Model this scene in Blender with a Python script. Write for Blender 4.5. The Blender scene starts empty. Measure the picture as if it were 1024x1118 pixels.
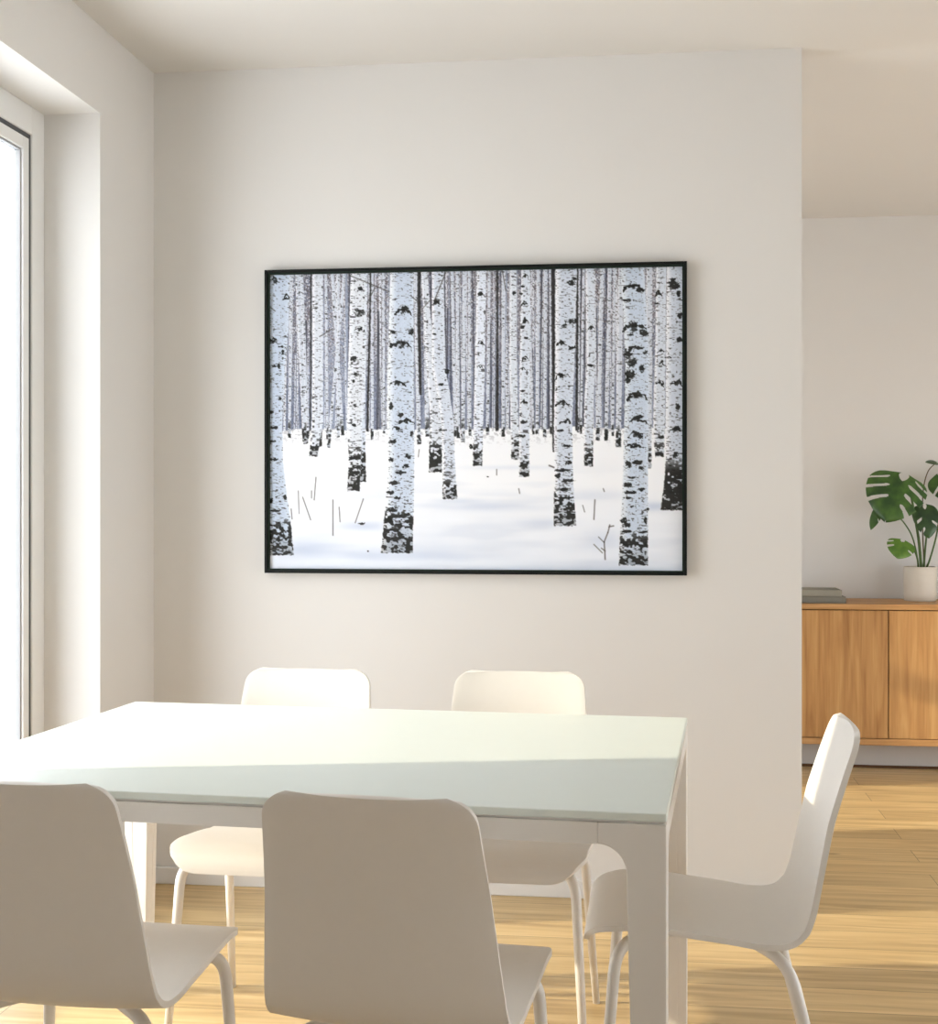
import bpy, bmesh, math, random
import numpy as np
from mathutils import Vector, Matrix

C = bpy.context.scene.collection
PI = math.pi
R = math.radians

# ------------------------------------------------------------------ camera
YAW = R(7.0)                       # the camera looks a little to the left of the back wall's normal
FPX, EYE = 1500.0, 1.25
cam_data = bpy.data.cameras.new('camera')
cam_data.sensor_fit = 'HORIZONTAL'
cam_data.sensor_width = 36.0
cam_data.lens = FPX / 1024.0 * 36.0
cam_data.shift_y = -9.0 / 1024.0
cam_data.clip_start = 0.05
cam = bpy.data.objects.new('camera', cam_data)
C.objects.link(cam)
cam.location = (0, 0, EYE)
cam.rotation_euler = (PI / 2, 0, YAW)
bpy.context.scene.camera = cam

# ------------------------------------------------------------------ light
vs = bpy.context.scene.view_settings
vs.view_transform = 'Standard'
vs.look = 'None'
vs.gamma = 1.0
vs.use_curve_mapping = False
vs.exposure = 0.0

SUN_AZ, SUN_EL = R(12.5), R(20.0)
world = bpy.data.worlds.new('sky')
bpy.context.scene.world = world
world.use_nodes = True
bg = world.node_tree.nodes['Background']
bg.inputs[0].default_value = (0.925, 0.97, 1.04, 1)
bg.inputs[1].default_value = 5.0

sd = bpy.data.lights.new('sun', 'SUN')
sd.energy = 4.7
sd.color = (1.0, 0.88, 0.68)
sd.angle = R(0.9)
sun = bpy.data.objects.new('sun', sd)
C.objects.link(sun)
sun.location = (-6, 2, 4)
sun_dir = Vector((math.cos(SUN_AZ) * math.cos(SUN_EL), math.sin(SUN_AZ) * math.cos(SUN_EL), -math.sin(SUN_EL)))
sun.rotation_euler = sun_dir.to_track_quat('-Z', 'Y').to_euler()


# ------------------------------------------------------------------ helpers
def lin(c):
    return tuple(((v / 255.0) / 12.92 if v / 255.0 <= 0.04045 else ((v / 255.0 + 0.055) / 1.055) ** 2.4) for v in c)


def c2w(X, D, z=0.0):
    """a point X right of and D ahead of the camera, in the room's axes"""
    return Vector((X * math.cos(YAW) - D * math.sin(YAW), X * math.sin(YAW) + D * math.cos(YAW), z))


def new_mat(name):
    m = bpy.data.materials.new(name)
    m.use_nodes = True
    nt = m.node_tree
    return m, nt, nt.nodes['Principled BSDF']


def plain(name, col, rough=0.6, spec=0.5, noise=0.0, scale=30.0, bump=0.0, metal=0.0):
    """an evenly coloured material with a faint procedural mottling"""
    m, nt, b = new_mat(name)
    b.inputs['Roughness'].default_value = rough
    b.inputs['Specular IOR Level'].default_value = spec
    b.inputs['Metallic'].default_value = metal
    tc = nt.nodes.new('ShaderNodeTexCoord')
    n = nt.nodes.new('ShaderNodeTexNoise')
    n.inputs['Scale'].default_value = scale
    n.inputs['Detail'].default_value = 4
    nt.links.new(tc.outputs['Object'], n.inputs['Vector'])
    mx = nt.nodes.new('ShaderNodeMix')
    mx.data_type = 'RGBA'
    mx.inputs['A'].default_value = tuple(c * (1 - noise) for c in col) + (1,)
    mx.inputs['B'].default_value = tuple(min(1, c * (1 + noise)) for c in col) + (1,)
    nt.links.new(n.outputs['Fac'], mx.inputs['Factor'])
    nt.links.new(mx.outputs['Result'], b.inputs['Base Color'])
    if bump:
        bp = nt.nodes.new('ShaderNodeBump')
        bp.inputs['Strength'].default_value = bump
        bp.inputs['Distance'].default_value = 0.001
        nt.links.new(n.outputs['Fac'], bp.inputs['Height'])
        nt.links.new(bp.outputs['Normal'], b.inputs['Normal'])
    return m


def ramp(nt, stops):
    r = nt.nodes.new('ShaderNodeValToRGB')
    e = r.color_ramp.elements
    while len(e) < len(stops):
        e.new(0.5)
    for el, (p, c) in zip(e, stops):
        el.position = p
        el.color = tuple(c) + (1,)
    return r


def wood(name, axis, dark, mid, light, rough=0.5, stretch=14.0, scale=2.2):
    """grain running along `axis`"""
    m, nt, b = new_mat(name)
    L = nt.links.new
    tc = nt.nodes.new('ShaderNodeTexCoord')
    mp = nt.nodes.new('ShaderNodeMapping')
    s = [stretch] * 3
    s[axis] = 1.0
    mp.inputs['Scale'].default_value = s
    L(tc.outputs['Object'], mp.inputs['Vector'])
    n1 = nt.nodes.new('ShaderNodeTexNoise')
    n1.inputs['Scale'].default_value = scale
    n1.inputs['Detail'].default_value = 6
    n1.inputs['Distortion'].default_value = 0.6
    L(mp.outputs['Vector'], n1.inputs['Vector'])
    r = ramp(nt, [(0.28, dark), (0.5, mid), (0.72, light)])
    L(n1.outputs['Fac'], r.inputs['Fac'])
    mp2 = nt.nodes.new('ShaderNodeMapping')
    s2 = [130.0] * 3
    s2[axis] = 3.0
    mp2.inputs['Scale'].default_value = s2
    L(tc.outputs['Object'], mp2.inputs['Vector'])
    n2 = nt.nodes.new('ShaderNodeTexNoise')
    n2.inputs['Scale'].default_value = 1.0
    n2.inputs['Detail'].default_value = 3
    L(mp2.outputs['Vector'], n2.inputs['Vector'])
    mx = nt.nodes.new('ShaderNodeMix')
    mx.data_type = 'RGBA'
    mx.blend_type = 'MULTIPLY'
    r2 = ramp(nt, [(0.3, (0.84, 0.82, 0.8)), (0.6, (1, 1, 1))])
    L(n2.outputs['Fac'], r2.inputs['Fac'])
    mx.inputs['Factor'].default_value = 0.6
    L(r.outputs['Color'], mx.inputs['A'])
    L(r2.outputs['Color'], mx.inputs['B'])
    L(mx.outputs['Result'], b.inputs['Base Color'])
    b.inputs['Roughness'].default_value = rough
    b.inputs['Specular IOR Level'].default_value = 0.3
    return m


def floor_mat():
    m, nt, b = new_mat('oak_planks')
    L = nt.links.new
    tc = nt.nodes.new('ShaderNodeTexCoord')
    br = nt.nodes.new('ShaderNodeTexBrick')
    br.offset = 0.37
    br.offset_frequency = 2
    br.inputs['Color1'].default_value = (0, 0, 0, 1)
    br.inputs['Color2'].default_value = (1, 1, 1, 1)
    br.inputs['Mortar'].default_value = (0.5, 0.5, 0.5, 1)
    br.inputs['Scale'].default_value = 1.0
    br.inputs['Brick Width'].default_value = 1.55
    br.inputs['Row Height'].default_value = 0.165
    br.inputs['Mortar Size'].default_value = 0.0013
    br.inputs['Mortar Smooth'].default_value = 0.2
    L(tc.outputs['Object'], br.inputs['Vector'])
    # every plank gets its own shift of the grain
    off = nt.nodes.new('ShaderNodeVectorMath')
    off.operation = 'MULTIPLY_ADD'
    off.inputs[1].default_value = (7.0, 5.0, 3.0)
    L(br.outputs['Color'], off.inputs[0])
    L(tc.outputs['Object'], off.inputs[2])
    mp = nt.nodes.new('ShaderNodeMapping')
    mp.inputs['Scale'].default_value = (1.3, 17.0, 1.0)
    L(off.outputs['Vector'], mp.inputs['Vector'])
    n1 = nt.nodes.new('ShaderNodeTexNoise')
    n1.inputs['Scale'].default_value = 1.6
    n1.inputs['Detail'].default_value = 6
    n1.inputs['Distortion'].default_value = 0.8
    L(mp.outputs['Vector'], n1.inputs['Vector'])
    r = ramp(nt, [(0.25, FL_DARK), (0.5, FL_MID), (0.75, FL_LIGHT)])
    L(n1.outputs['Fac'], r.inputs['Fac'])
    # plank to plank tone
    r3 = ramp(nt, [(0.0, (0.80, 0.79, 0.78)), (1.0, (1.0, 1.0, 1.0))])
    L(br.outputs['Color'], r3.inputs['Fac'])
    mx = nt.nodes.new('ShaderNodeMix')
    mx.data_type = 'RGBA'
    mx.blend_type = 'MULTIPLY'
    mx.inputs['Factor'].default_value = 1.0
    L(r.outputs['Color'], mx.inputs['A'])
    L(r3.outputs['Color'], mx.inputs['B'])
    # a few small knots
    vo = nt.nodes.new('ShaderNodeTexVoronoi')
    vo.inputs['Scale'].default_value = 1.0
    mpk = nt.nodes.new('ShaderNodeMapping')
    mpk.inputs['Scale'].default_value = (1.3, 3.6, 1.0)
    L(off.outputs['Vector'], mpk.inputs['Vector'])
    L(mpk.outputs['Vector'], vo.inputs['Vector'])
    rk = ramp(nt, [(0.015, (0.45, 0.38, 0.32)), (0.05, (1, 1, 1))])
    L(vo.outputs['Distance'], rk.inputs['Fac'])
    mk = nt.nodes.new('ShaderNodeMix')
    mk.data_type = 'RGBA'
    mk.blend_type = 'MULTIPLY'
    mk.inputs['Factor'].default_value = 1.0
    L(mx.outputs['Result'], mk.inputs['A'])
    L(rk.outputs['Color'], mk.inputs['B'])
    # seams
    ms = nt.nodes.new('ShaderNodeMix')
    ms.data_type = 'RGBA'
    L(br.outputs['Fac'], ms.inputs['Factor'])
    L(mk.outputs['Result'], ms.inputs['A'])
    ms.inputs['B'].default_value = tuple(c * 0.45 for c in FL_DARK) + (1,)
    L(ms.outputs['Result'], b.inputs['Base Color'])
    b.inputs['Roughness'].default_value = 0.42
    b.inputs['Specular IOR Level'].default_value = 0.5
    return m


def glass_mat():
    m = bpy.data.materials.new('window_glass')
    m.use_nodes = True
    nt = m.node_tree
    nt.nodes.clear()
    out = nt.nodes.new('ShaderNodeOutputMaterial')
    t = nt.nodes.new('ShaderNodeBsdfTransparent')
    t.inputs[0].default_value = (0.98, 0.99, 0.985, 1)
    g = nt.nodes.new('ShaderNodeBsdfGlossy')
    g.inputs['Roughness'].default_value = 0.0
    f = nt.nodes.new('ShaderNodeFresnel')
    f.inputs['IOR'].default_value = 1.03
    mx = nt.nodes.new('ShaderNodeMixShader')
    nt.links.new(f.outputs[0], mx.inputs[0])
    nt.links.new(t.outputs[0], mx.inputs[1])
    nt.links.new(g.outputs[0], mx.inputs[2])
    nt.links.new(mx.outputs[0], out.inputs[0])
    return m


def print_mat():
    m, nt, b = new_mat('printed_canvas')
    a = nt.nodes.new('ShaderNodeAttribute')
    a.attribute_name = 'ink'
    nt.links.new(a.outputs['Color'], b.inputs['Base Color'])
    b.inputs['Roughness'].default_value = 0.75
    b.inputs['Specular IOR Level'].default_value = 0.15
    return m


def leaf_mat(name, dark, light):
    m, nt, b = new_mat(name)
    tc = nt.nodes.new('ShaderNodeTexCoord')
    n = nt.nodes.new('ShaderNodeTexNoise')
    n.inputs['Scale'].default_value = 18
    n.inputs['Detail'].default_value = 3
    nt.links.new(tc.outputs['Object'], n.inputs['Vector'])
    r = ramp(nt, [(0.35, dark), (0.65, light)])
    nt.links.new(n.outputs['Fac'], r.inputs['Fac'])
    nt.links.new(r.outputs['Color'], b.inputs['Base Color'])
    b.inputs['Roughness'].default_value = 0.38
    return m


INK_GAIN = 1.02
FL_DARK, FL_MID, FL_LIGHT = (0.47, 0.305, 0.135), (0.66, 0.46, 0.215), (0.80, 0.59, 0.30)

M = {}
M['wall'] = plain('wall_paint', (0.74, 0.71, 0.675), 0.9, 0.2, 0.012, 3.0)
M['ceiling'] = plain('ceiling_paint', (0.69, 0.655, 0.61), 0.9, 0.2, 0.01, 3.0)
M['trim'] = plain('trim_paint', (0.80, 0.79, 0.77), 0.5, 0.4, 0.01, 8.0)
M['reveal'] = M['trim']
M['floor'] = floor_mat()
M['frame_white'] = plain('window_lacquer', (0.82, 0.81, 0.79), 0.35, 0.5, 0.01, 8.0)
M['gasket'] = plain('gasket_rubber', (0.085, 0.085, 0.088), 0.6, 0.3, 0.05, 40)
M['seal'] = plain('seal_grey', (0.35, 0.35, 0.36), 0.6, 0.3, 0.05, 40)
M['glass'] = glass_mat()
M['chair'] = plain('chair_shell', (0.785, 0.745, 0.695), 0.45, 0.4, 0.012, 60, 0.05)
M['chair_leg'] = plain('chair_leg_lacquer', (0.80, 0.765, 0.72), 0.35, 0.5, 0.01, 40)
M['table'] = plain('table_lacquer', (0.73, 0.775, 0.72), 0.42, 0.5, 0.01, 20)
M['table_frame'] = plain('table_frame_lacquer', (0.76, 0.72, 0.67), 0.40, 0.5, 0.01, 20)
M['frame_black'] = plain('black_frame', (0.005, 0.006, 0.005), 0.55, 0.2, 0.1, 60)
M['frame_lip'] = plain('frame_lip', (0.012, 0.022, 0.014), 0.6, 0.15, 0.1, 60)
M['print'] = print_mat()
M['oak'] = wood('oak_vertical', 2, (0.37, 0.18, 0.064), (0.51, 0.27, 0.10), (0.62, 0.365, 0.15))
M['oak_long'] = wood('oak_long', 0, (0.39, 0.195, 0.072), (0.52, 0.28, 0.11), (0.62, 0.37, 0.16))
M['plinth'] = plain('plinth_paint', (0.55, 0.52, 0.49), 0.6, 0.3, 0.02, 20)
M['seam'] = plain('seam_shadow_gap', (0.10, 0.05, 0.022), 0.7, 0.2, 0.05, 20)
M['book_a'] = plain('book_cloth_pale', (0.30, 0.28, 0.23), 0.8, 0.2, 0.05, 80)
M['book_b'] = plain('book_cloth_dark', (0.22, 0.205, 0.17), 0.8, 0.2, 0.05, 80)
M['paper'] = plain('page_paper', (0.62, 0.59, 0.52), 0.9, 0.1, 0.06, 120)
M['pot'] = plain('pot_ceramic', (0.74, 0.67, 0.57), 0.5, 0.4, 0.03, 30)
M['soil'] = plain('potting_soil', (0.035, 0.025, 0.018), 1.0, 0.1, 0.5, 90, 0.5)
M['leaf_dark'] = leaf_mat('leaf_dark', (0.010, 0.036, 0.008), (0.035, 0.085, 0.015))
M['leaf_mid'] = leaf_mat('leaf_mid', (0.018, 0.062, 0.010), (0.065, 0.15, 0.024))
M['leaf_light'] = leaf_mat('leaf_light', (0.065, 0.16, 0.016), (0.15, 0.29, 0.035))
M['stem'] = plain('stem_green', (0.075, 0.13, 0.03), 0.5, 0.4, 0.2, 30)
M['stem_brown'] = plain('stem_brown', (0.13, 0.10, 0.05), 0.6, 0.3, 0.2, 30)


def finish(name, bm, mat, parent=None, smooth=False, bevel=0.0, seg=2, recalc=True):
    if recalc:
        bmesh.ops.recalc_face_normals(bm, faces=bm.faces[:])
    me = bpy.data.meshes.new(name)
    bm.to_mesh(me)
    bm.free()
    if smooth:
        for p in me.polygons:
            p.use_smooth = True
    me.materials.append(mat)
    o = bpy.data.objects.new(name, me)
    C.objects.link(o)
    if parent:
        o.parent = parent
    if bevel:
        md = o.modifiers.new('bevel', 'BEVEL')
        md.width = bevel
        md.segments = seg
        md.limit_method = 'ANGLE'
        md.angle_limit = R(35)
    return o


def box(bm, x0, x1, y0, y1, z0, z1):
    v = [bm.verts.new(p) for p in ((x0, y0, z0), (x1, y0, z0), (x1, y1, z0), (x0, y1, z0),
                                   (x0, y0, z1), (x1, y0, z1), (x1, y1, z1), (x0, y1, z1))]
    for f in ((0, 3, 2, 1), (4, 5, 6, 7), (0, 1, 5, 4), (1, 2, 6, 5), (2, 3, 7, 6), (3, 0, 4, 7)):
        bm.faces.new([v[i] for i in f])


def boxes(*bs):
    bm = bmesh.new()
    for b in bs:
        box(bm, *b)
    return bm


def tube(bm, pts, rad, n=12):
    pts = [Vector(p) for p in pts]
    if not isinstance(rad, (list, tuple)):
        rad = [rad] * len(pts)
    rings, up = [], None
    for i, p in enumerate(pts):
        t = (pts[min(i + 1, len(pts) - 1)] - pts[max(i - 1, 0)]).normalized()
        if up is None:
            up = t.orthogonal().normalized()
        up = (up - t * up.dot(t)).normalized()
        b = t.cross(up)
        rings.append([bm.verts.new(p + (up * math.cos(2 * PI * k / n) + b * math.sin(2 * PI * k / n)) * rad[i]) for k in range(n)])
    for a, b in zip(rings, rings[1:]):
        for k in range(n):
            bm.faces.new((a[k], a[(k + 1) % n], b[(k + 1) % n], b[k]))
    bm.faces.new(rings[0][::-1])
    bm.faces.new(rings[-1])


def catmull(pts, n=8):
    pts = [Vector(p) for p in pts]
    P = [pts[0] * 2 - pts[1]] + pts + [pts[-1] * 2 - pts[-2]]
    out = []
    for i in range(1, len(P) - 2):
        for k in range(n):
            t = k / n
            out.append(0.5 * ((2 * P[i]) + (P[i + 1] - P[i - 1]) * t + (2 * P[i - 1] - 5 * P[i] + 4 * P[i + 1] - P[i + 2]) * t * t
                              + (3 * P[i] - P[i - 1] - 3 * P[i + 1] + P[i + 2]) * t ** 3))
    out.append(pts[-1])
    return out


def lathe(bm, prof, n=40):
    rings = [[bm.verts.new((r * math.cos(2 * PI * k / n), r * math.sin(2 * PI * k / n), z)) for k in range(n)] for r, z in prof]
    for a, b in zip(rings, rings[1:]):
        for k in range(n):
            bm.faces.new((a[k], a[(k + 1) % n], b[(k + 1) % n], b[k]))
    bm.faces.new(rings[0][::-1])
    bm.faces.new(rings[-1])


def tag(o, label, cat, group=None):
    o['label'] = label
    o['category'] = cat
    if group:
        o['group'] = group
    return o


def thing(name, label, cat, loc=(0, 0, 0), rz=0.0, group=None):
    o = bpy.data.objects.new(name, None)
    o.empty_display_size = 0.1
    C.objects.link(o)
    o.location = loc
    o.rotation_euler = (0, 0, rz)
    return tag(o, label, cat, group)


def struct(name, bm, mat, parent=None, **k):
    o = finish(name, bm, mat, parent, **k)
    if parent is None:
        o['kind'] = 'structure'
    return o


# ------------------------------------------------------------------ the room
ZC = 2.67                      # ceiling
XL, XR = -1.584, 3.30          # inner faces of the side walls
YB, YF, YR = 4.372, 6.99, -1.6  # partition, far wall, wall behind the camera
XE = 0.507                     # free end of the partition
TL = 0.205                      # thickness of the window wall
W1 = (2.24, 3.915, 0.0, 2.41)  # dining window: y0, y1, z0, z1
W2 = (4.68, 5.79, 0.0, 2.41)   # window of the room behind
W3 = (5.80, 5.955, 1.13, 2.41)  # added slot that lets sun onto the sideboard

struct('floor', boxes((XL - TL, XR + 0.12, YR - 0.12, YF + 0.12, -0.1, 0.0)), M['floor'])
struct('ceiling', boxes((XL - TL, XR + 0.12, YR - 0.12, YF + 0.12, ZC, ZC + 0.1)), M['ceiling'])
x0, x1 = XL - TL, XL
struct('wall_left', boxes(
    (x0, x1, YR, W1[0], 0, ZC), (x0, x1, W1[0], W1[1], W1[3], ZC),
    (x0, x1, W1[1], W2[0], 0, ZC), (x0, x1, W2[0], W2[1], W2[3], ZC),
    (x0, x1, W2[1], W3[0], 0, ZC), (x0, x1, W3[0], W3[1], 0, W3[2]), (x0, x1, W3[0], W3[1], W3[3], ZC),
    (x0, x1, W3[1], YF, 0, ZC)), M['wall'])
struct('wall_back', boxes((XL, XE, YB, YB + 0.12, 0, ZC)), M['wall'])
struct('wall_far', boxes((XL - TL, XR + 0.12, YF, YF + 0.12, 0, ZC)), M['wall'])
W5 = (4.8, 6.5, 0.10, 1.40)  # added unseen window, fills the room behind with daylight from the right
W6 = (0.9, 4.3, 0.1, 1.45)       # added unseen window on the right, brightens the walls and left corner
struct('wall_right', boxes((XR, XR + 0.12, YR, W6[0], 0, ZC), (XR, XR + 0.12, W6[1], W5[0], 0, ZC), (XR, XR + 0.12, W5[1], YF, 0, ZC),
                           (XR, XR + 0.12, W5[0], W5[1], 0, W5[2]), (XR, XR + 0.12, W5[0], W5[1], W5[3], ZC),
                           (XR, XR + 0.12, W6[0], W6[1], 0, W6[2]), (XR, XR + 0.12, W6[0], W6[1], W6[3], ZC)), M['wall'])
W4 = (-0.2, 0.75, 0.3, 1.6)      # added fill window behind the camera: x0, x1, z0, z1
struct('wall_rear', boxes((XL - TL, W4[0], YR - 0.12, YR, 0, ZC), (W4[1], XR + 0.12, YR - 0.12, YR, 0, ZC),
                          (W4[0], W4[1], YR - 0.12, YR, 0, W4[2]), (W4[0], W4[1], YR - 0.12, YR, W4[3], ZC)), M['wall'])
struct('baseboard_back', boxes((XL, XE, YB - 0.012, YB, 0, 0.055)), M['wall'], bevel=0.003)
struct('baseboard_left', boxes((XL, XL + 0.012, W1[1] + 0.01, YB - 0.012, 0, 0.055)), M['wall'], bevel=0.003)
struct('baseboard_far', boxes((XL, XR, YF - 0.012, YF, 0, 0.055)), M['wall'], bevel=0.003)


def window(name, y0, y1, z0, z1):
    """fixed light: outer frame, dark gasket, glazing bead and a pane"""
    xo = XL - 0.173                                # room-side face of the frame

    def ring(a, b, xa, xb):
        return ((xa, xb, y0 + a, y0 + b, z0 + a, z1 - a), (xa, xb, y1 - b, y1 - a, z0 + a, z1 - a),
                (xa, xb, y0 + b, y1 - b, z1 - b, z1 - a), (xa, xb, y0 + b, y1 - b, z0 + a, z0 + b))
    f = struct(name, boxes(*ring(0.0, 0.082, xo - 0.032, xo)), M['frame_white'], bevel=0.003)
    finish('gasket', boxes(*ring(0.082, 0.096, xo - 0.03, xo - 0.006)), M['gasket'], f)
    finish('glazing_bead', boxes(*ring(0.096, 0.132, xo - 0.03, xo - 0.004)), M['frame_white'], f, bevel=0.002)
    finish('inner_seal', boxes(*ring(0.132, 0.138, xo - 0.03, xo - 0.012)), M['seal'], f)
    finish('glass_pane', boxes((xo - 0.026, xo - 0.020, y0 + 0.138, y1 - 0.138, z0 + 0.138, z1 - 0.138)), M['glass'], f)


window('window_1', *W1)
window('window_2', *W2)
# added slim window, shaped to throw sun and a bar shadow on the sideboard
xo = XL - 0.173
w3 = struct('sun_slot_window', boxes((xo - 0.032, xo, W3[0], W3[0] + 0.02, W3[2], W3[3]), (xo - 0.032, xo, W3[1] - 0.02, W3[1], W3[2], W3[3]),
                              (xo - 0.032, xo, W3[0] + 0.02, W3[1] - 0.02, W3[2], W3[2] + 0.03),
                              (xo - 0.032, xo, W3[0] + 0.02, W3[1] - 0.02, 1.49, 1.60),
                              (xo - 0.032, xo, W3[0] + 0.02, W3[1] - 0.02, W3[3] - 0.03, W3[3])), M['frame_white'], bevel=0.003)
finish('glass_pane', boxes((xo - 0.02, xo - 0.014, W3[0] + 0.02, W3[1] - 0.02, W3[2] + 0.03, 1.49),
                            (xo - 0.02, xo - 0.014, W3[0] + 0.02, W3[1] - 0.02, 1.60, W3[3] - 0.03)), M['glass'], w3)

a, b, c, d = W4  # unseen window put in as fill for the chair backs
w4 = struct('fill_window_rear', boxes((a, a + 0.06, YR - 0.1, YR - 0.04, c, d), (b - 0.06, b, YR - 0.1, YR - 0.04, c, d),
                              (a + 0.06, b - 0.06, YR - 0.1, YR - 0.04, c, c + 0.06), (a + 0.06, b - 0.06, YR - 0.1, YR - 0.04, d - 0.06, d),
                              ((a + b) / 2 - 0.03, (a + b) / 2 + 0.03, YR - 0.1, YR - 0.04, c + 0.06, d - 0.06)), M['frame_white'], bevel=0.003)
finish('glass_pane', boxes((a + 0.06, (a + b) / 2 - 0.03, YR - 0.073, YR - 0.067, c + 0.06, d - 0.06),
                           ((a + b) / 2 + 0.03, b - 0.06, YR - 0.073, YR - 0.067, c + 0.06, d - 0.06)), M['glass'], w4)

for name, (a, b, c, d) in (('fill_window_far', W5), ('fill_window_right', W6)):  # both added out of view for fill light
    w5 = struct(name, boxes((XR + 0.04, XR + 0.1, a, a + 0.06, c, d), (XR + 0.04, XR + 0.1, b - 0.06, b, c, d),
                            (XR + 0.04, XR + 0.1, a + 0.06, b - 0.06, c, c + 0.06), (XR + 0.04, XR + 0.1, a + 0.06, b - 0.06, d - 0.06, d)), M['frame_white'], bevel=0.003)
    finish('glass_pane', boxes((XR + 0.067, XR + 0.073, a + 0.06, b - 0.06, c + 0.06, d - 0.06)), M['glass'], w5)

# ------------------------------------------------------------------ dining table
TA = R(-10.9) + YAW
tc_ = c2w(-0.2685, 2.90)
tab = thing('dining_table', 'long white dining table with rounded inner leg corners, half in sunlight', 'table', tc_, TA)
TX, TY, TH = 0.704, 0.52, 0.74
finish('tabletop', boxes((-TX, TX, -TY, TY, TH - 0.014, TH)), M['table'], tab, bevel=0.0025)
finish('shadow_gap', boxes((-TX + 0.006, TX - 0.006, -TY + 0.006, TY - 0.006, TH - 0.018, TH - 0.014)), M['table_frame'], tab)
AZ0, AZ1 = TH - 0.054, TH - 0.018
LG = 0.066
FR = 0.048
for (a, b, c, d) in ((-TX + LG + FR, TX - LG - FR, -TY, -TY + 0.022), (-TX + LG + FR, TX - LG - FR, TY - 0.022, TY),
                     (-TX, -TX + 0.022, -TY + LG + FR, TY - LG - FR), (TX - 0.022, TX, -TY + LG + FR, TY - LG - FR)):
    finish('apron_rail', boxes((a, b, c, d, AZ0, AZ1)), M['table_frame'], tab)


def leg_bm(sx, sy):
    """a leg of L section whose two flanks sweep into the apron with a rounded corner"""
    bm = bmesh.new()
    th = 0.022
    for axis in (0, 1):
        prof = [(0.0, 0.0), (0.050, 0.0), (LG, AZ0 - FR)]
        for k in range(1, 11):
            a = PI / 2 * k / 10
            prof.append((LG + FR - FR * math.cos(a), AZ0 - FR + FR * math.sin(a)))
        prof += [(LG + FR, AZ1), (0.0, AZ1)]
        if axis == 1:                     # butts against the other flank instead of lying in it
            prof = [(max(u, th + 0.0002), z) for u, z in prof]
        layers = []
        for dd in (0.0, th):
            L = []
            for u, z in prof:
                if axis == 0:
                    p = (sx * (TX - u), sy * (TY - dd), z)
                else:
                    p = (sx * (TX - dd), sy * (TY - u), z)
                L.append(bm.verts.new(p))
            layers.append(L)
        n = len(prof)
        bm.faces.new(layers[0])
        bm.faces.new(layers[1][::-1])
        for k in range(n):
            bm.faces.new((layers[0][k], layers[0][(k + 1) % n], layers[1][(k + 1) % n], layers[1][k]))
    # core that fills the corner of the L
    v = []
    for z, e in ((0.0, 0.0496), (AZ0 - FR, LG - 0.0004), (AZ1 - 0.001, LG - 0.0004)):
        for (u, w) in ((0.021, 0.021), (e, 0.021), (e, e), (0.021, e)):
            v.append(bm.verts.new((sx * (TX - u), sy * (TY - w), z)))
    for f in ((0, 1, 2, 3), (8, 9, 10, 11), (0, 1, 5, 4), (1, 2, 6, 5), (2, 3, 7, 6), (3, 0, 4, 7), (4, 5, 9, 8), (5, 6, 10, 9), (6, 7, 11, 10), (7, 4, 8, 11)):
        bm.faces.new([v[i] for i in f])
    return bm


for sx in (-1, 1):
    for sy in (-1, 1):
        finish('leg', leg_bm(sx, sy), M['table_frame'], tab, bevel=0.002)

# ------------------------------------------------------------------ chairs
CH = 0.82                       # top of the back
PROFILE = [(0.222, 0.422), (0.219, 0.438), (0.209, 0.452), (0.186, 0.461), (0.13, 0.466), (0.05, 0.458), (-0.04, 0.447), (-0.10, 0.438),
           (-0.148, 0.437), (-0.182, 0.455), (-0.203, 0.495), (-0.218, 0.555), (-0.240, 0.650), (-0.265, 0.745), (-0.288, 0.822)]


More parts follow.
